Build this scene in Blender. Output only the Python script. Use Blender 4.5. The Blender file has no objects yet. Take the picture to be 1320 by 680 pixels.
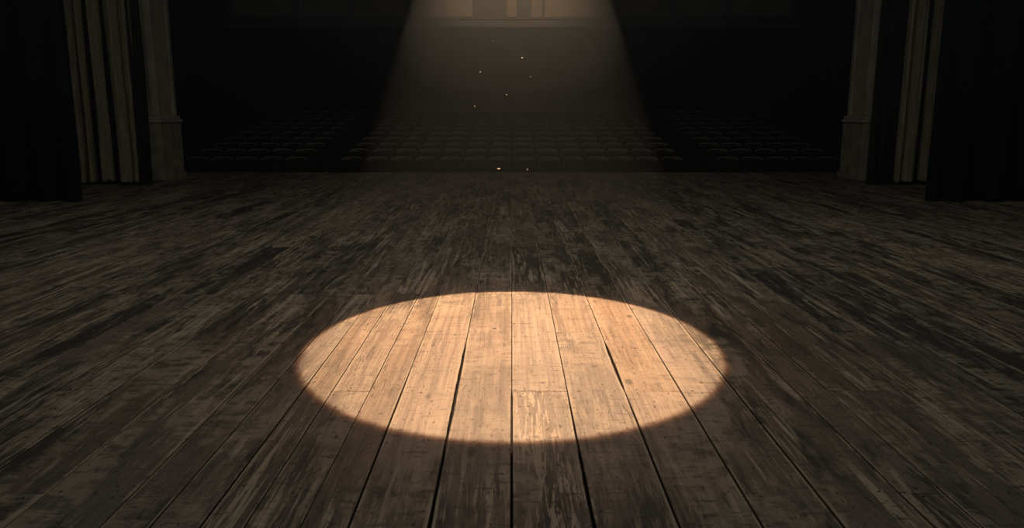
import bpy, bmesh, math, random
from mathutils import Vector, noise

# ---------------------------------------------------------------- camera, world, lights, exposure
S = bpy.context.scene
C = bpy.context.collection
S.view_settings.view_transform = 'Standard'
S.view_settings.look = 'None'
S.view_settings.gamma = 1
S.view_settings.use_curve_mapping = False
S.view_settings.exposure = 0.0
S.cycles.volume_bounces = 0
S.cycles.max_bounces = 6
S.cycles.use_denoising = True

cam_d = bpy.data.cameras.new('camera'); cam_d.lens = 36 * 1000 / 1320; cam_d.sensor_width = 36
cam_d.clip_end = 200
cam = bpy.data.objects.new('camera', cam_d); C.objects.link(cam)
cam.location = (0, 0, 1.2); cam.rotation_euler = (math.radians(90 - 11.03), 0, 0)
S.camera = cam

w = bpy.data.worlds.new('world'); S.world = w; w.use_nodes = True
w.node_tree.nodes['Background'].inputs[0].default_value = (0.10, 0.62, 0.72, 1)
w.node_tree.nodes['Background'].inputs[1].default_value = 0.0028

def lamp(name, kind, loc, target, energy, color, **kw):
    d = bpy.data.lights.new(name, kind); d.energy = energy; d.color = color
    for k, v in kw.items(): setattr(d, k, v)
    o = bpy.data.objects.new(name, d); C.objects.link(o); o.location = loc
    o.rotation_euler = (Vector(target) - Vector(loc)).to_track_quat('-Z', 'Y').to_euler()
    return o

LY, LH = 6.55, 4.4
a1 = math.atan2(LY - 4.32 * 1.2, LH); a2 = math.atan2(LY - 2.236 * 1.2, LH)
AX = (a1 + a2) / 2; HA = (a2 - a1) / 2
TGT = (0, LY - LH * math.tan(AX), 0)
# the theatre spotlight: a pale warm core and the orange fringe its lens throws round it
lamp('spotlight', 'SPOT', (0, LY, LH), TGT, 2550, (1.0, 0.735, 0.465), spot_size=2 * HA, spot_blend=0.06, shadow_soft_size=0.012)
lamp('spotlight_fringe', 'SPOT', (0, LY, LH), TGT, 500, (1.0, 0.30, 0.08), spot_size=2 * HA * 1.02, spot_blend=0.06, shadow_soft_size=0.012)
# stray light the lantern leaks round the edge of its beam
lamp('spotlight_spill', 'SPOT', (0, LY, LH), TGT, 85, (1.0, 0.50, 0.30), spot_size=2 * HA * 1.9, spot_blend=1.0, shadow_soft_size=0.05)
# dim work light rig above the stage
lamp('work_light', 'AREA', (0, 5.7, 6.2), (0, 6.6, 0), 93, (1.0, 0.96, 0.86), shape='RECTANGLE', size=8, size_y=2.5)
# unseen lamp added to brighten the middle of the balcony front
lamp('balcony_fill', 'SPOT', (0, 21.5, 6.6), (0, 27, 5.3), 250, (1.0, 0.76, 0.56), spot_size=math.radians(58), spot_blend=.8, shadow_soft_size=0.3)
# faint unseen lamp added over the front row to light seat tops
lamp('seat_fill', 'AREA', (0, 18.6, 2.9), (0, 18.4, 0), 8, (1.0, 0.72, 0.5), shape='RECTANGLE', size=10, size_y=1)

# ---------------------------------------------------------------- helpers
rnd = random.Random(7)

def mesh_obj(name, bm, mats, parent=None, smooth=False):
    me = bpy.data.meshes.new(name); bm.to_mesh(me); bm.free()
    for m in (mats if isinstance(mats, (list, tuple)) else [mats]): me.materials.append(m)
    if smooth:
        for p in me.polygons: p.use_smooth = True
    o = bpy.data.objects.new(name, me); C.objects.link(o)
    if parent: o.parent = parent
    return o

def tag(o, label=None, cat=None, group=None, kind=None):
    if label: o['label'] = label
    if cat: o['category'] = cat
    if group: o['group'] = group
    if kind: o['kind'] = kind
    return o

def empty(name, loc, label, cat, group=None, rz=0):
    o = bpy.data.objects.new(name, None); C.objects.link(o)
    o.location = loc; o.rotation_euler = (0, 0, rz)
    return tag(o, label, cat, group)

def box(bm, x0, x1, y0, y1, z0, z1, bev=0.0):
    r = bmesh.ops.create_cube(bm, size=1)
    vs = r['verts']
    for v in vs:
        v.co = Vector((x0 + (v.co.x + .5) * (x1 - x0), y0 + (v.co.y + .5) * (y1 - y0), z0 + (v.co.z + .5) * (z1 - z0)))
    if bev > 0:
        es = list({e for v in vs for e in v.link_edges})
        bmesh.ops.bevel(bm, geom=es, offset=bev, segments=2, profile=.6, affect='EDGES')
    return bm

def newbm(): return bmesh.new()

class NT:
    """tiny node-tree writer"""
    def __init__(s, name):
        s.m = bpy.data.materials.new(name); s.m.use_nodes = True
        s.t = s.m.node_tree; s.b = s.t.nodes['Principled BSDF']
    def n(s, kind, **kw):
        nd = s.t.nodes.new(kind)
        for k, v in kw.items(): setattr(nd, k, v)
        return nd
    def put(s, sock, v):
        if hasattr(v, 'is_output') or isinstance(v, bpy.types.NodeSocket): s.t.links.new(v, sock)
        elif isinstance(v, (tuple, list)):
            sock.default_value = tuple(v) + ((1,) if len(v) == 3 and len(sock.default_value) == 4 else ())
        else: sock.default_value = v
    def math(s, op, a, b=0.0, c=0.0, clamp=False):
        nd = s.n('ShaderNodeMath', operation=op, use_clamp=clamp)
        s.put(nd.inputs[0], a); s.put(nd.inputs[1], b); s.put(nd.inputs[2], c)
        return nd.outputs[0]
    def vmul(s, v, k):
        nd = s.n('ShaderNodeVectorMath', operation='MULTIPLY'); s.put(nd.inputs[0], v); s.put(nd.inputs[1], k); return nd.outputs[0]
    def vadd(s, v, k):
        nd = s.n('ShaderNodeVectorMath', operation='ADD'); s.put(nd.inputs[0], v); s.put(nd.inputs[1], k); return nd.outputs[0]
    def noise(s, v, scale=1.0, detail=4.0, rough=.55, dist=0.0):
        nd = s.n('ShaderNodeTexNoise'); s.put(nd.inputs['Vector'], v); s.put(nd.inputs['Scale'], scale)
        s.put(nd.inputs['Detail'], detail); s.put(nd.inputs['Roughness'], rough); s.put(nd.inputs['Distortion'], dist)
        return nd.outputs['Fac']
    def step(s, v, a, b, o0=0.0, o1=1.0):
        nd = s.n('ShaderNodeMapRange', interpolation_type='SMOOTHSTEP')
        s.put(nd.inputs[0], v); s.put(nd.inputs[1], a); s.put(nd.inputs[2], b); s.put(nd.inputs[3], o0); s.put(nd.inputs[4], o1)
        return nd.outputs[0]
    def mix(s, f, a, b, mode='MIX'):
        nd = s.n('ShaderNodeMix', data_type='RGBA', blend_type=mode)
        s.put(nd.inputs[0], f); s.put(nd.inputs[6], a); s.put(nd.inputs[7], b)
        return nd.outputs[2]
    def bump(s, h, strength=.3, dist=.01, normal=None):
        nd = s.n('ShaderNodeBump'); s.put(nd.inputs['Strength'], strength); s.put(nd.inputs['Distance'], dist); s.put(nd.inputs['Height'], h)
        if normal is not None: s.put(nd.inputs['Normal'], normal)
        return nd.outputs[0]

def simple(name, col, rough=.7, scale=6.0, var=.35, spec=.3, stretch=(1, 1, 1), bump=.15):
    t = NT(name)
    tc = t.n('ShaderNodeTexCoord').outputs['Object']
    v = t.vmul(tc, stretch)
    f = t.noise(v, scale, 6, .6)
    dark = tuple(c * (1 - var) for c in col); lite = tuple(min(1, c * (1 + var)) for c in col)
    t.put(t.b.inputs['Base Color'], t.mix(t.step(f, .3, .7), dark, lite))
    t.put(t.b.inputs['Roughness'], rough); t.put(t.b.inputs['Specular IOR Level'], spec)
    t.put(t.b.inputs['Normal'], t.bump(f, bump, .01))
    return t.m

# ---------------------------------------------------------------- floor material
def floor_material():
    t = NT('worn_stage_boards')
    g = t.n('ShaderNodeTexCoord').outputs['Object']
    sep = t.n('ShaderNodeSeparateXYZ'); t.put(sep.inputs[0], g); X, Y = sep.outputs[0], sep.outputs[1]
    at = t.n('ShaderNodeAttribute', attribute_name='board').outputs['Color']
    alpha = t.n('ShaderNodeAttribute', attribute_name='board').outputs['Alpha']
    sa = t.n('ShaderNodeSeparateColor'); t.put(sa.inputs[0], at); r1, r2, r3 = sa.outputs
    uvn = t.n('ShaderNodeUVMap', uv_map='UVMap').outputs[0]
    su = t.n('ShaderNodeSeparateXYZ'); t.put(su.inputs[0], uvn); U = su.outputs[0]
    off = t.n('ShaderNodeCombineXYZ'); t.put(off.inputs[0], t.math('MULTIPLY', r1, 37)); t.put(off.inputs[1], t.math('MULTIPLY', r2, 53)); t.put(off.inputs[2], t.math('MULTIPLY', r3, 19))
    P = t.vadd(g, off.outputs[0])
    # fibres and growth rings
    fib = t.noise(t.vmul(P, (150, 2.2, 1)), 1, 5, .6)
    fib2 = t.noise(t.vmul(P, (45, .9, 1)), 1, 6, .65, .6)
    wob = t.noise(t.vmul(P, (5, .8, 1)), 1, 3, .5)
    ring = t.math('SINE', t.math('MULTIPLY', t.math('ADD', t.math('MULTIPLY', t.math('ADD', X, t.math('MULTIPLY', r1, 3)), 9.0), t.math('MULTIPLY', wob, 4.5)), 26))
    ring = t.step(ring, -.2, 1.0)
    # base wood
    base = t.mix(t.step(fib2, .32, .68), (.205, .142, .104), (.37, .265, .190))
    base = t.mix(t.math('MULTIPLY', ring, .13), base, (.145, .098, .070))
    base = t.mix(t.math('MULTIPLY', t.step(fib, .45, .70), .35), base, (.44, .35, .26))
    tone = t.step(r2, 0, 1, .80, 1.12)
    hsv = t.n('ShaderNodeHueSaturation'); t.put(hsv.inputs['Value'], tone); t.put(hsv.inputs['Saturation'], t.step(r3, 0, 1, .75, 1.1)); t.put(hsv.inputs['Color'], base)
    col = hsv.outputs[0]
    # cleaner, paler oval painted to fit the spotlight pool; grime and paint outside it
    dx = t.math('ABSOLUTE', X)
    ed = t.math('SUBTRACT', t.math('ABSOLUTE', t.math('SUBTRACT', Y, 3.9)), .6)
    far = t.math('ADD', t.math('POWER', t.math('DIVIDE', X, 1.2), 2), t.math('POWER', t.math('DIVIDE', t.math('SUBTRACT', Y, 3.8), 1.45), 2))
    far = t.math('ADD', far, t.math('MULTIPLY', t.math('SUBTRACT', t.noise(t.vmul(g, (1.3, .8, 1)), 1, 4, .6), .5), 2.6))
    pool_wear = t.step(far, .3, 1.5)            # 0 mid-stage, 1 elsewhere
    # grime
    gr = t.noise(t.vmul(P, (9, 1.5, 1)), 1, 9, .72, .4)
    gr_big = t.noise(t.vmul(g, (.9, .55, 1)), 1, 4, .55)
    gsum = t.math('ADD', t.math('MULTIPLY', gr, .85), t.math('MULTIPLY', gr_big, .25))
    col = t.mix(t.math('MULTIPLY', pool_wear, .55), col, t.mix(fib2, (.115, .094, .069), (.215, .184, .138)))
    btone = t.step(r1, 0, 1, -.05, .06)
    gsum = t.math('ADD', gsum, t.math('MULTIPLY', btone, pool_wear)); grime = t.step(gsum, .46, .66)
    gm = t.math('MULTIPLY', grime, t.math('ADD', t.math('MULTIPLY', pool_wear, .62), .24))
    gm = t.math('ADD', gm, t.math('MULTIPLY', pool_wear, .34), clamp=True)
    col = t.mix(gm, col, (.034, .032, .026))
    # pale scuffed streaks (old paint and bare fibres)
    st = t.noise(t.vmul(P, (30, 1.0, 1)), 1, 9, .74, .3)
    stm = t.noise(t.vmul(P, (3.4, .6, 1)), 1, 6, .62)
    sm = t.math('MULTIPLY', t.step(st, .52, .56), t.step(stm, .50, .58))
    sm2 = t.math('MULTIPLY', t.step(t.noise(t.vmul(P, (90, 3.2, 1)), 1, 6, .7, .8), .56, .62), t.step(t.noise(t.vmul(P, (4, 2.2, 1)), 1, 3, .6), .50, .62))
    sm = t.math('MAXIMUM', sm, sm2)
    fl = t.math('MULTIPLY', t.step(t.noise(t.vmul(P, (58, 3.6, 1)), 1, 6, .68, .9), .50, .545), alpha)
    fl = t.math('MULTIPLY', fl, t.step(t.noise(t.vmul(P, (9, 1.5, 1)), 1, 3, .5), .40, .52))
    pale = t.mix(pool_wear, (.44, .34, .25), (.50, .425, .305))
    col = t.mix(t.math('MULTIPLY', sm, t.math('ADD', t.math('MULTIPLY', pool_wear, .62), .18)), col, pale)
    col = t.mix(t.math('MULTIPLY', alpha, .27), col, (.10, .072, .052))
    col = t.mix(t.math('MULTIPLY', fl, .85), col, (.52, .41, .30))
    # long hairline splits along the grain
    hc = t.math('ABSOLUTE', t.math('SUBTRACT', t.noise(t.vmul(P, (16, .7, 1)), 1, 3, .5), .5))
    hm = t.math('MULTIPLY', t.step(hc, .002, .007, 1, 0), t.step(t.noise(t.vmul(P, (6, 1.7, 1)), 1, 3, .5), .50, .56))
    col = t.mix(t.math('MULTIPLY', hm, .8), col, (.040, .028, .020))
    pt = t.math('MULTIPLY', t.step(t.noise(t.vmul(P, (5, 1.0, 1)), 1, 7, .66, .3), .49, .58), t.step(t.noise(t.vmul(g, (5, 11, 1)), 1, 5, .7), .40, .54))
    col = t.mix(t.math('MULTIPLY', pt, .42), col, pale)
    # cross-board smudges and saw marks
    cs = t.noise(t.vmul(g, (7, 30, 1)), 1, 5, .62, .3)
    cs2 = t.noise(t.vmul(g, (1.8, 7, 1)), 1, 6, .7, .4)
    cm = t.math('MAXIMUM', t.step(cs, .58, .64), t.math('MULTIPLY', t.step(cs2, .55, .68), .7))
    col = t.mix(t.math('MULTIPLY', cm, t.math('ADD', t.math('MULTIPLY', pool_wear, .25), .45)), col, (.060, .047, .036))
    # specks, splinters, pin holes
    sp = t.noise(t.vmul(g, (46, 30, 1)), 1, 3, .6)
    col = t.mix(t.math('MULTIPLY', t.step(sp, .63, .68), .75), col, (.035, .026, .020))
    # knots
    vo = t.n('ShaderNodeTexVoronoi', feature='F1'); t.put(vo.inputs['Vector'], t.vmul(P, (5.5, 2.2, 1))); t.put(vo.inputs['Scale'], 1.0)
    wn = t.n('ShaderNodeSeparateColor'); t.put(wn.inputs[0], vo.outputs['Color'])
    kn = t.math('MULTIPLY', t.step(vo.outputs['Distance'], .05, .13, 1, 0), t.step(wn.outputs[0], .70, .74))
    col = t.mix(t.math('MULTIPLY', kn, .75), col, (.050, .032, .022))
    # grime worked into the long edges, broken by bare rubbed arrises
    e = t.math('SUBTRACT', .5, t.math('ABSOLUTE', t.math('SUBTRACT', U, .5)))
    en = t.noise(t.vmul(P, (3, 2.8, 1)), 1, 6, .7)
    dk = t.math('MULTIPLY', t.step(e, .004, .022, 1, 0), .8)
    col = t.mix(dk, col, (.045, .034, .026))
    lt = t.math('MULTIPLY', t.math('MULTIPLY', t.step(e, .008, .022), t.step(e, .03, .065, 1, 0)), t.step(en, .46, .55))
    col = t.mix(t.math('MULTIPLY', lt, t.math('ADD', t.math('MULTIPLY', pool_wear, .25), .65)), col, (.42, .35, .255))
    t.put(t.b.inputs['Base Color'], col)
    ro = t.step(gr, .3, .7, .46, .66)
    t.put(t.b.inputs['Roughness'], ro); t.put(t.b.inputs['Specular IOR Level'], .42)
    h = t.math('ADD', t.math('MULTIPLY', fib, .35), t.math('MULTIPLY', fib2, .5))
    h = t.math('ADD', h, t.math('MULTIPLY', t.noise(t.vmul(P, (9, 5, 1)), 1, 6, .65), 1.2))
    h = t.math('SUBTRACT', h, t.math('MULTIPLY', t.step(sp, .63, .68), .5))
    t.put(t.b.inputs['Normal'], t.bump(h, .7, .006))
    return t.m

M_floor = floor_material()
M_under = simple('dark_underfloor', (.010, .008, .006), .95)
M_nail = simple('iron_nail_heads', (.035, .028, .022), .5)
M_plaster = simple('grey_plaster', (.42, .38, .29), .8, 3.0, .22, .2, (1, 1, .6))
M_ped = simple('grubby_plaster', (.31, .28, .21), .8, 5.0, .3, .2)
M_chip = simple('bare_chipped_plaster', (.45, .42, .35), .9)
M_wall = simple('dark_hall_wall', (.030, .030, .028), .85, 1.5, .3, .2)
M_bay = simple('pale_back_wall', (.070, .066, .055), .85, 1.2, .2, .2)
M_balc = simple('balcony_panel_paint', (.42, .29, .19), .7, 1.4, .12, .2)
M_balc2 = simple('balcony_frame_paint', (.17, .145, .115), .7, 1.4, .12, .2)
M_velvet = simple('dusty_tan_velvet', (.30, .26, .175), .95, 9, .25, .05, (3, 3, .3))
M_lining_shade = simple('brown_velvet_and_shade', (.024, .018, .013), .95, 9, .25, .05, (3, 3, .3))  # brown lining edges, and the shade gaps behind the pleats
M_black = simple('black_serge', (.006, .008, .011), .98, 12, .3, .03, (3, 3, .3))
M_seatw = simple('dark_seat_wood', (.016, .012, .010), .42, 8, .3, .5, (1, 1, 3))
M_highlight = simple('pale_seat_highlight', (.50, .40, .30), .4, 14, .4, .5, (1, 1, 3))  # pale colour stands in for the highlight along seat tops
M_seatf = simple('dark_seat_cloth', (.018, .012, .010), .9, 30, .25, .1)
M_seatm = simple('black_cast_iron', (.030, .030, .030), .45, 12, .2, .5)
M_dust = simple('pale_dust', (.75, .72, .66), .9, 200, .05)

# ---------------------------------------------------------------- stage floor
JO = .93
KNOWN = [-2.262, -2.007, -1.757, -1.497, -1.216, -1.07, -.921, -.79, -.625, -.483, -.2446, -.001, .243, .495, .742, .980, 1.246, 1.390, 1.538, 1.79, 2.04]
def seams():
    xs = list(KNOWN)
    for sgn in (-1, 1):
        x = xs[0] if sgn < 0 else xs[-1]
        while abs(x) < 11.6:
            wd = rnd.uniform(.22, .27)
            if rnd.random() < .28: wd = rnd.uniform(.12, .16)
            x += sgn * wd
            if sgn < 0: xs.insert(0, x)
            else: xs.append(x)
    return xs
SE = seams()
Y0, Y1 = -1.41, 16.0
def gap(x, y, side):
    """half width of the gap at a seam"""
    h = .0010 + .0005 * noise.noise(Vector((x * 9, y * .7, 0)))
    def near(a): return abs(x - a) < 1e-4
    def ramp(a, b, s=.12): return max(0., min(1., (y - a) / s)) * max(0., min(1., (b - y) / s))
    if near(-.2446): h += .0046 * ramp(2.75, 4.0, .25) + .0030 * ramp(-2, 3.0, .3)
    if near(.243): h += .0040 * ramp(-2, 3.3, .9)
    if near(.495): h += .0050 * ramp(3.22, 4.0, .15) + .002 * ramp(-2, 3.2, .2)
    if near(-.001): h += .0022 * ramp(-2, 3.24, .05)
    if near(-.483): h += .0018 * ramp(-2, 3.6, .4)
    if near(.742) or near(.98) or near(-.921) or near(1.246): h += .0016 * ramp(-2, 4.2, .8)
    if h > .004:
        h += .0030 * noise.noise(Vector((x * 5 + side * 9, y * 24, 3))) * (1 if h < .007 else 1.6)
    return max(h, .0005)
def build_floor():
    bm = newbm()
    uv = bm.loops.layers.uv.new('UVMap')
    cl = bm.loops.layers.float_color.new('board')
    r = random.Random(21)
    for i in range(len(SE) - 1):
        xa, xb = SE[i], SE[i + 1]
        joints = set()
        y = Y0 + JO * r.randint(1, 4)
        while y < Y1 - .5:
            joints.add(round(y, 3)); y += JO * r.randint(2, 5)
        mid = (xa + xb) / 2
        if abs(mid) < 1.3:
            joints = {j for j in joints if j > 4.3 or j < 1.5}
            if -.0 < mid < .24: joints.add(3.24)
            if .25 < mid < .49: joints.add(4.17)
            if .5 < mid < .74: joints.add(3.24)
            if -.79 < mid < -.63: joints.add(3.24)
        js = [Y0] + sorted(joints) + [Y1]
        for a, b in zip(js[:-1], js[1:]):
            rc = (r.random(), r.random(), r.random(), max(0, r.uniform(-1.2, 1)))
            if 0 < mid < .24 and b < 3.3: rc = rc[:3] + ((1.0,) if b < 3.3 and a < 3 else (.2,))
            elif abs(mid) < 1.2 and a < 4.4: rc = rc[:3] + (rc[3] * .4,)
            ya, yb = a + .0014, b - .0014
            st = .06 if abs(mid) < .8 and a < 5 else .15
            n = max(1, int((yb - ya) / st))
            zo = r.uniform(-.0012, .0012); tilt = r.uniform(-.0010, .0010)
            ch = .0017
            prev = None
            for k in range(n + 1):
                yy = ya + (yb - ya) * k / n
                xl = xa + gap(xa, yy, 1); xr = xb - gap(xb, yy, -1)
                zl, zr = zo - tilt, zo + tilt
                dz = -.0016 if k in (0, n) else 0
                pts = [(xl, -.03), (xl, zl - ch), (xl + ch, zl + dz), ((xl + xr) / 2, zo + dz + .0006), (xr - ch, zr + dz), (xr, zr - ch), (xr, -.03)]
                us = [0, 0, .012, .5, .988, 1, 1]
                row = [bm.verts.new((p[0], yy, p[1])) for p in pts]
                if prev:
                    for q in range(6):
                        f = bm.faces.new((prev[q], prev[q + 1], row[q + 1], row[q]))
                        for lp, (u_, v_) in zip(f.loops, ((us[q], yy), (us[q + 1], yy), (us[q + 1], yy), (us[q], yy))):
                            lp[uv].uv = (u_, v_); lp[cl] = rc
                if k in (0, n):
                    f = bm.faces.new(row if k == 0 else row[::-1])
                    for lp in f.loops: lp[uv].uv = (.0, yy); lp[cl] = rc
                prev = row
            # nail heads, two or three per board at each joist
            yj = Y0 + .0
            while yj < 9:
                if ya < yj + .03 and yj - .03 < yb and yj > 1.2:
                    for fx in ([.2, .8] if xb - xa > .18 else [.5]):
                        for s in ((-1, 1) if any(abs(yj - q) < .01 for q in (a, b)) else (0,)):
                            cy = yj + s * .028 + r.uniform(-.008, .008); cx = xa + (xb - xa) * (fx + r.uniform(-.05, .05))
                            if not (ya + .01 < cy < yb - .01) or r.random() < .15: continue
                            rr = r.uniform(.0032, .0048)
                            vs = [bm.verts.new((cx + rr * math.cos(q * math.pi / 4), cy + rr * math.sin(q * math.pi / 4), zo + .0014)) for q in range(8)]
                            f = bm.faces.new(vs); f.material_index = 2
                yj += JO
    # joists' dark ground under the boards, and the stage front
    for z0_, (x0, x1, y0, y1, z0, z1) in enumerate([(-11.6, 11.6, Y0, Y1 - .02, -.10, -.031), (-11.6, 11.6, Y1 - .12, Y1 - .02, -1.0, -.10)]):
        s = len(bm.faces)
        box(bm, x0, x1, y0, y1, z0, z1)
        bm.faces.ensure_lookup_table()
        for f in bm.faces[s:]: f.material_index = 1
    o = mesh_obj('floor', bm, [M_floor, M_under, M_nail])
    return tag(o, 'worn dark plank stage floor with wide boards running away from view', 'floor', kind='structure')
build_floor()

# ---------------------------------------------------------------- auditorium shell
ROW0, DR, NR = 19.0, .95, 10
def rz(k): return -.73 + .12 * k + (.03 if k else 0)
bm = newbm()
box(bm, -11.6, 11.6, 15.98, ROW0 - .45, -1.2, rz(0))
for k in range(NR):
    y0 = ROW0 - .45 + DR * k
    box(bm, -11.6, 11.6, y0, y0 + DR if k < NR - 1 else 32.0, -1.2, rz(k))
tag(mesh_obj('floor', bm, simple('auditorium_carpet', (.020, .016, .014), .95, 20)), 'dark stepped floor of the seating area below the stage', 'floor', kind='structure')

bm = newbm(); box(bm, -11.8, -11.6, Y0, 32.2, -1.2, 9)
tag(mesh_obj('wall_left', bm, M_wall), 'unlit left side wall of the hall', 'wall', kind='structure')
bm = newbm(); box(bm, 11.6, 11.8, Y0, 32.2, -1.2, 9)
tag(mesh_obj('wall_right', bm, M_wall), 'unlit right side wall of the hall', 'wall', kind='structure')
# back wall: paler central bay between two shallow piers
bm = newbm(); box(bm, -11.6, 11.6, 32.0, 32.3, -1.2, 9)
tag(mesh_obj('wall_back', bm, M_wall), 'dark back wall of the hall behind the last seats', 'wall', kind='structure')
bm = newbm()
box(bm, -4.15, 4.15, 31.94, 32.0, 1.15, 4.1)
tag(mesh_obj('trim_1', bm, M_bay), 'paler plaster bay in the middle of the back wall', 'wall panel', kind='structure')
for s, nm in ((-1, 'trim_2'), (1, 'trim_3')):
    bm = newbm()
    box(bm, s * 4.15 - .0 if s > 0 else -4.45, 4.45 if s > 0 else -4.15, 31.85, 32.0, .5, 4.1, .02)
    box(bm, 4.10 if s > 0 else -4.50, 4.50 if s > 0 else -4.10, 31.80, 32.0, .5, .8, .02)
    tag(mesh_obj(nm, bm, M_wall), 'shallow pier at the %s edge of the pale back wall bay' % ('left' if s < 0 else 'right'), 'pier', kind='structure')

# proscenium walls either side of the opening (behind the curtains)
PX = 6.25
for s, nm in ((-1, 'wall_proscenium_left'), (1, 'wall_proscenium_right')):
    bm = newbm()
    xs = sorted((s * (PX + .54), s * 11.6))
    box(bm, xs[0], xs[1], 14.15, 14.75, 0.001, 9)
    tag(mesh_obj(nm, bm, M_wall), 'dark wall beside the stage opening, %s side' % ('left' if s < 0 else 'right'), 'wall', kind='structure')

# ---------------------------------------------------------------- balcony
bal = empty('balcony', (0, 27, 4.1), 'balcony with warm panelled front spanning the far end of the hall above the seats', 'balcony')
BW = 9.6
bm = newbm()
box(bm, -BW, BW, .12, 4.9, .02, .20)           # deck
mesh_obj('deck', bm, M_wall, bal)
bm = newbm(); box(bm, -BW, BW, .06, .22, .20, 1.5)
mesh_obj('parapet', bm, M_balc2, bal)
bm = newbm()
box(bm, -BW, BW, -.10, .12, -.10, .02, .02); box(bm, -BW, BW, -.03, .12, .02, .14, .02); box(bm, -BW, BW, -.08, .06, .14, .20, .015)
mesh_obj('cornice', bm, M_balc2, bal)
bm = newbm(); box(bm, -BW, BW, -.04, .30, 1.5, 1.6, .03)
mesh_obj('handrail', bm, M_balc2, bal)
# raised panels between uprights
pe = [(-9.3, -7.3), (-7.1, -5.5), (-5.3, -3.60), (-3.35, -1.32), (-.18, .16), (.65, 1.02), (1.09, 3.30), (3.60, 5.3), (5.5, 7.1), (7.3, 9.3)]
for a, b in pe:
    bm = newbm(); box(bm, a, b, -.01, .06, .22, 1.36, .02)
    mesh_obj('panel', bm, M_balc, bal)
for s in (-1, 1):
    for x in (4.6, 9.4):
        col = empty('balcony_column', (s * x, 28.2, rz(8) if False else .35), 'slim dark column under the balcony, %s of the two on the %s' % ('inner' if x < 6 else 'outer', 'left' if s < 0 else 'right'), 'column', 'columns under the balcony')
        bm = newbm(); bmesh.ops.create_cone(bm, cap_ends=True, segments=20, radius1=.11, radius2=.10, depth=3.46)
        bmesh.ops.translate(bm, verts=bm.verts, vec=(0, 0, 1.88))
        mesh_obj('shaft', bm, M_wall, col, True)
        bm = newbm(); box(bm, -.18, .18, -.18, .18, 0.0, .16, .02); mesh_obj('plinth', bm, M_wall, col)
        bm = newbm(); box(bm, -.19, .19, -.19, .19, 3.60, 3.77, .03); mesh_obj('capital', bm, M_wall, col)

# ---------------------------------------------------------------- proscenium pilasters
def pilaster(s):
    side = 'left' if s < 0 else 'right'
    p = empty('pilaster', (s * PX, 14.0, 0), 'grey plaster pilaster framing the %s side of the stage opening, %s' % (side, 'half behind the tan curtain' if s < 0 else 'chipped at its base'), 'pilaster', 'pilasters of the stage opening')
    def bx(bm, a, b, y0, y1, z0, z1, bev=.012):   # a, b measured outward from the opening edge
        xs = sorted((s * a, s * b)); return box(bm, xs[0], xs[1], y0, y1, z0, z1, bev)
    bm = newbm(); bx(bm, -.0, .50, .0, .88, .0, 1.02); bx(bm, -.03, .53, -.03, .91, .0, .10)
    mesh_obj('pedestal', bm, M_ped, p)
    bm = newbm(); bx(bm, -.03, .53, -.03, .91, 1.02, 1.08, .02); bx(bm, .0, .50, .0, .88, 1.08, 1.14, .015)
    mesh_obj('pedestal_cap', bm, M_plaster, p)
    bm = newbm(); bx(bm, .07, .46, .05, .83, 1.14, 7.4)
    mesh_obj('shaft', bm, M_plaster, p)
    # raised edge mouldings on the face towards the opening and on the stage face
    for nm, (a, b, y0, y1) in (('moulding', (.035, .09, .05, .17)), ('moulding', (.035, .09, .71, .83)), ('moulding', (.07, .16, .015, .07)), ('moulding', (.37, .46, .015, .07))):
        bm = newbm(); bx(bm, a, b, y0, y1, 1.14, 7.4, .018); mesh_obj(nm, bm, M_plaster, p)
    # chips of bare plaster
    r = random.Random(5 if s < 0 else 9)
    bm = newbm()
    spots = [(.0, .02, r.uniform(.15, 1.5)) for _ in range(9)] + ([(-.002, .28, .34)] if s > 0 else [(-.002, .6, .95)])
    for ax, ay, az in spots:
        v0 = len(bm.verts)
        q = bmesh.ops.create_icosphere(bm, subdivisions=1, radius=.02)
        kx, kz = r.uniform(.5, 1.0), r.uniform(.7, 2.2)
        for v in q['verts']:
            v.co = Vector((v.co.x * .35 * kx + s * (ax if az < 1.1 else .035), v.co.y * kx + (ay if az < 1.1 else .06), v.co.z * kz + az))
    mesh_obj('chipped_plaster', bm, M_chip, p)['label'] = 'pale chips along the near edge'
    return p
pilaster(-1); pilaster(1)

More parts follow.
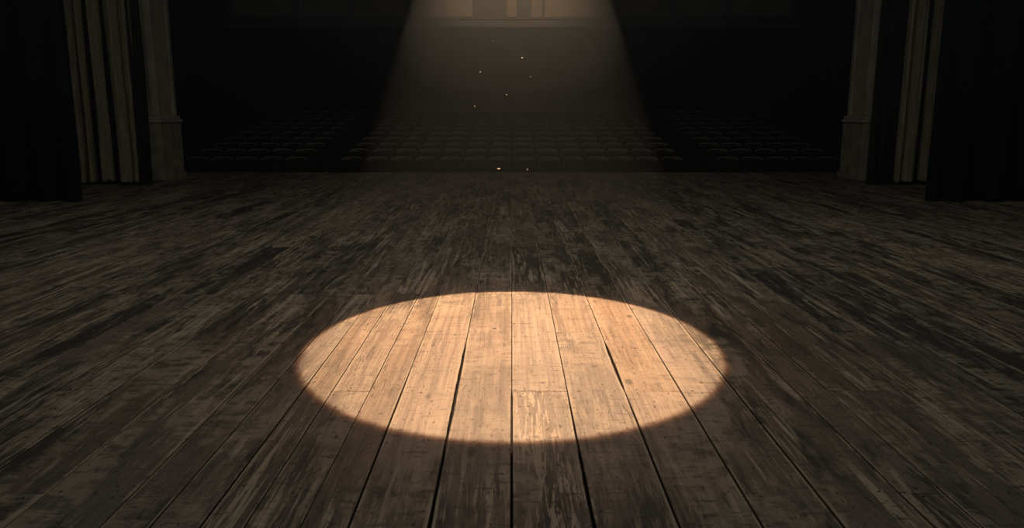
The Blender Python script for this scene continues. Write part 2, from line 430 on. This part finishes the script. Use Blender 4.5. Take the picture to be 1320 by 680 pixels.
# ---------------------------------------------------------------- curtains
def curtain(name, pts, y, z0, z1, mat, label, cat, seed, parent=None, hemj=.05, lean=0.0, group=None, thick=.012):
    """hanging cloth; pts = outline of the folds seen from above (x, dy)"""
    r = random.Random(seed)
    # smooth the fold outline (Catmull-Rom)
    P = [Vector(p) for p in pts]; out = []
    for i in range(len(P) - 1):
        p0, p1, p2, p3 = P[max(i - 1, 0)], P[i], P[i + 1], P[min(i + 2, len(P) - 1)]
        for k in range(8):
            t_ = k / 8
            out.append(.5 * ((2 * p1) + (-p0 + p2) * t_ + (2 * p0 - 5 * p1 + 4 * p2 - p3) * t_ ** 2 + (-p0 + 3 * p1 - 3 * p2 + p3) * t_ ** 3))
    out.append(P[-1])
    bm = newbm(); rows = []
    NZ = 26
    for j in range(NZ + 1):
        f = (j / NZ) ** 1.6; z = z0 + (z1 - z0) * f
        row = []
        for i, p in enumerate(out):
            a = noise.noise(Vector((i * .11, z * .35, seed))) * .035
            b = noise.noise(Vector((i * .13 + 50, z * .5, seed))) * .035
            flare = max(0, .35 - z) * .18
            hz = 0
            if j == 0: hz = abs(noise.noise(Vector((i * .16, 0, seed * 3)))) * hemj
            row.append(bm.verts.new((p.x + a + lean * (z1 - z) / z1, y + p.y * (1 - .0 * f) + b - flare * abs(noise.noise(Vector((i * .2, 9, seed)))), z + hz)))
        rows.append(row)
    for j in range(NZ):
        for i in range(len(out) - 1):
            bm.faces.new((rows[j][i], rows[j][i + 1], rows[j + 1][i + 1], rows[j + 1][i]))
    o = mesh_obj(name, bm, mat, parent, True)
    m = o.modifiers.new('thick', 'SOLIDIFY'); m.thickness = thick; m.offset = 0
    if label: tag(o, label, cat, group)
    return o

def folds(x0, widths, amp, seed):
    """deep pleats: forward roll, back valley, ..."""
    r = random.Random(seed); pts = [(x0, 0)]; x = x0
    for k, wd in enumerate(widths):
        a = amp * r.uniform(.8, 1.15) * (2.6 if k % 2 else -.7)
        q = .06 if k % 2 else .30
        pts.append((x + wd * q, a)); pts.append((x + wd * (1 - q), a)); x += wd
    pts.append((x, 0))
    return pts
# tan stage curtains gathered against the pilasters
cl = empty('stage_curtain', (-6.6, 13.2, 0), 'tan stage curtain gathered in tall folds in front of the left pilaster', 'curtain', 'tan stage curtains')
def pleats(par, spans, seed):
    for k, (a, b) in enumerate(spans):
        wd = b - a
        p = [(a + wd * .02, .10), (a, .03), (a + wd * .22, -.05 - wd * .25), (a + wd * .5, -.07 - wd * .38), (a + wd * .78, -.05 - wd * .25), (b, .03), (b - wd * .02, .10)]
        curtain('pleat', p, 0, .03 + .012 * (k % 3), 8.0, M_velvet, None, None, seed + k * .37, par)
pleats(cl, [(-.68, -.60), (-.50, -.46), (-.34, -.17), (-.04, .17), (.23, .33)], 3)
curtain('lining', folds(-.66, [.12] * 9, .03, 4), .20, .02, 8.0, M_lining_shade, None, None, 4, cl)['label'] = 'added dark brown lining standing for shade between the tan pleats'  # dark sheet added behind the pleats to give black shade gaps
curtain('lining', folds(.31, [.05, .04, .05, .04, .05], .03, 4), -.05, .02, 8.0, M_lining_shade, None, None, 14, cl)['label'] = 'dark brown lining edge'
cr = empty('stage_curtain', (6.6, 13.2, 0), 'stage curtain in front of the right pilaster, wide dark brown lining beside tan folds', 'curtain', 'tan stage curtains')
pleats(cr, [(-.12, -.06), (.0, .18), (.33, .40), (.49, .58)], 8)
curtain('lining', folds(-.12, [.12] * 6, .03, 5), .20, .02, 8.0, M_lining_shade, None, None, 5, cr)['label'] = 'added dark brown lining standing for shade between the tan pleats'  # same added sheet, darkening the gaps on the right as shade
curtain('lining', folds(-.57, [.10, .06, .12, .06, .10], .04, 9), .02, .01, 8.0, M_lining_shade, None, None, 9, cr, hemj=.02)['label'] = 'dark brown lining turned to the front'
# black masking legs nearer the viewer
def leg(s):
    r = random.Random(31 + s); w_ = [r.uniform(.16, .3) for _ in range(22)]
    pts = folds(0, w_, .04, 31 + s)
    x0 = 5.9 if s < 0 else 5.66
    pts = [(s * (x0 + p[0]), p[1]) for p in pts]
    if s < 0: pts = pts[::-1]
    return curtain('masking_curtain', pts, 10.6, .02, 8.0, M_black, 'black masking curtain hanging at the far %s edge of the stage' % ('left' if s < 0 else 'right'), 'curtain', 40 + s, group='black masking curtains')
leg(-1); leg(1)

# ---------------------------------------------------------------- auditorium seats
def make_seat():
    r = empty('theatre_seat', (0, 0, 0), 'x', 'seat')
    W = .262
    # curved back: bent panel with a rounded top, faces -Y (towards the stage)
    bm = newbm(); nx, nz = 10, 8; front = []; back = []
    for j in range(nz + 1):
        for i in range(nx + 1):
            u = i / nx * 2 - 1; v = j / nz
            z = .42 + .44 * v
            hw = W * (1 - .02 * v)
            top = .05 * max(0, abs(u) ** 5) * v
            x = u * hw; y = .20 + .10 * v + .035 * (1 - u * u)
            front.append(bm.verts.new((x, y, z - top))); back.append(bm.verts.new((x, y + .035, z - top)))
    def idx(i, j): return j * (nx + 1) + i
    for j in range(nz):
        for i in range(nx):
            q = [idx(i, j), idx(i + 1, j), idx(i + 1, j + 1), idx(i, j + 1)]
            bm.faces.new([front[k] for k in q]); bm.faces.new([back[k] for k in q[::-1]])
    rim = [idx(i, 0) for i in range(nx + 1)] + [idx(nx, j) for j in range(1, nz + 1)] + [idx(i, nz) for i in range(nx - 1, -1, -1)] + [idx(0, j) for j in range(nz - 1, 0, -1)]
    for a, b in zip(rim, rim[1:] + rim[:1]): bm.faces.new((front[b], front[a], back[a], back[b]))
    bmesh.ops.recalc_face_normals(bm, faces=bm.faces)
    mesh_obj('backrest', bm, M_seatw, r)
    bm = newbm(); sec = []
    for i in range(nx + 1):
        u = i / nx * 2 - 1
        x = u * W * .97; y = .30 + .035 * (1 - u * u); z = .862 - .05 * abs(u) ** 5
        sec.append([bm.verts.new(p) for p in ((x, y - .006, z - .004), (x, y - .006, z + .010), (x, y + .041, z + .010), (x, y + .041, z - .004))])
    for a, b in zip(sec[:-1], sec[1:]):
        for q in range(4): bm.faces.new((a[q], a[(q + 1) % 4], b[(q + 1) % 4], b[q]))
    bm.faces.new(sec[0][::-1]); bm.faces.new(sec[-1]); bmesh.ops.recalc_face_normals(bm, faces=bm.faces)
    mesh_obj('top_highlight', bm, M_highlight, r)['label'] = 'thin pale strip standing for the highlight on the top edge'  # highlight put in as a pale strip on the backrest top
    bm = newbm(); box(bm, -W + .05, W - .05, .165, .215, .50, .78, .02)
    for v in bm.verts: v.co.y += (v.co.z - .5) * .25 
    mesh_obj('back_pad', bm, M_seatf, r)
    bm = newbm(); box(bm, -W + .03, W - .03, .07, .16, .40, .80, .03)     # tipped-up seat
    for v in bm.verts: v.co.y += (v.co.z - .4) * .12 - .03
    mesh_obj('seat', bm, M_seatf, r)
    for s in (-1, 1):
        bm = newbm(); x = s * .276
        box(bm, x - .014, x + .014, .06, .34, .0, .03, .006); box(bm, x - .012, x + .012, .15, .24, .03, .62, .006)
        mesh_obj('standard', bm, M_seatm, r)
        bm = newbm(); box(bm, x - .021, x + .021, -.10, .28, .60, .635, .012)
        mesh_obj('armrest', bm, M_seatw, r)
    return r
ORD = ['first', 'second', 'third', 'fourth', 'fifth', 'sixth', 'seventh', 'eighth', 'ninth', 'tenth', 'eleventh', 'twelfth', 'thirteenth', 'fourteenth']
proto = make_seat(); proto_used = False
kids = list(proto.children)
def seat(x, y, z, label, group, ang=0):
    global proto_used
    if not proto_used: c = proto; proto_used = True
    else:
        c = proto.copy(); C.objects.link(c)
        for k in kids:
            d = k.copy(); C.objects.link(d); d.parent = c
    c.location = (x, y, z); c.rotation_euler = (0, 0, ang); c['label'] = label; c['group'] = group
for k in range(NR):
    y = ROW0 + DR * k; z = rz(k); rn = ORD[k] + ' row'
    for i in range(14):
        seat(-3.9 + .6 * i, y - .25, z, 'dark theatre seat, %s from the left in the %s of the centre block' % (ORD[i], rn), 'seats of the centre block')
    for blk, xs in (('left', -7.65), ('right', 5.25)):
        for i in range(5):
            a = -.06 if blk == 'left' else .06
            seat(xs + .6 * i, y - .30, z, 'dark theatre seat, %s from the left in the %s of the %s block' % (ORD[i], rn, blk), 'seats of the %s block' % blk, 0)

# ---------------------------------------------------------------- dust drifting in the beam
def ray(px, py, y):
    p = math.radians(11.03); u = (340 - py) / 1000; x = (px - 660) / 1000
    dy = math.cos(p) + u * math.sin(p); dz = -math.sin(p) + u * math.cos(p)
    k = y / dy
    return (x * k, y, 1.2 + dz * k)
MO = [(673, 75, 5.6, .0048, 'bright dust flake high in the light beam, right of centre'),
      (619, 93, 5.4, .0040, 'dust flake in the light beam left of centre, below the balcony'),
      (653, 122, 5.3, .0036, 'dust flake at mid height near the middle of the light beam'),
      (612, 137, 5.1, .0040, 'lowest dust flake left of centre above the last seats'),
      (684, 99, 5.4, .0026, 'faint dust flake a little right of and below the brightest high one'),
      (635, 53, 5.6, .0024, 'faint dust flake near the top, just below the balcony moulding'),
      (643, 217.5, 4.7, .0075, 'largest white dust flake low over the far stage edge'),
      (680, 218.5, 4.7, .0038, 'small dust flake low over the far stage edge, right of the largest')]
for i, (px, py, y, rr, lb) in enumerate(MO):
    bm = newbm(); bmesh.ops.create_icosphere(bm, subdivisions=2, radius=rr)
    rq = random.Random(i)
    for v in bm.verts:
        v.co *= 1 + .25 * noise.noise(v.co * 400 + Vector((i, 0, 0)))
        v.co.z *= .5 if rr > .006 else .9
        v.co.x *= 1.35 if rr > .006 else 1
    o = mesh_obj('dust_flake', bm, M_dust, None, True); o.location = ray(px, py, y)
    tag(o, lb, 'dust', 'dust flakes in the light beam')

# ---------------------------------------------------------------- haze filling the hall
t = NT('thin_stage_haze')
t.t.nodes.remove(t.b)
v = t.n('ShaderNodeVolumeScatter'); v.inputs['Density'].default_value = .0105; v.inputs['Anisotropy'].default_value = .70
v.inputs['Color'].default_value = (.76, .91, 1.0, 1)
t.t.links.new(v.outputs[0], t.t.nodes['Material Output'].inputs['Volume'])
# two rounded banks of smoke: a broad one round the whole beam and a denser one hanging high in it
def bank(mat, c, r, label):
    bm = newbm(); bmesh.ops.create_icosphere(bm, subdivisions=4, radius=1)
    for q in bm.verts: q.co = Vector(tuple(c[k] + q.co[k] * r[k] for k in range(3)))
    tag(mesh_obj('haze', bm, mat, None, True), label, 'haze', kind='stuff')
bank(t.m, (0, 5.2, 2.2), (3.3, 4.3, 3.6), 'thin bank of haze around the whole light beam')
m2 = t.m.copy(); m2.name = 'upper_stage_haze'
for n_ in m2.node_tree.nodes:
    if n_.type == 'VOLUME_SCATTER': n_.inputs['Density'].default_value = .016
bank(m2, (0, 5.9, 3.9), (2.6, 2.6, 2.7), 'denser bank of haze high in the light beam')
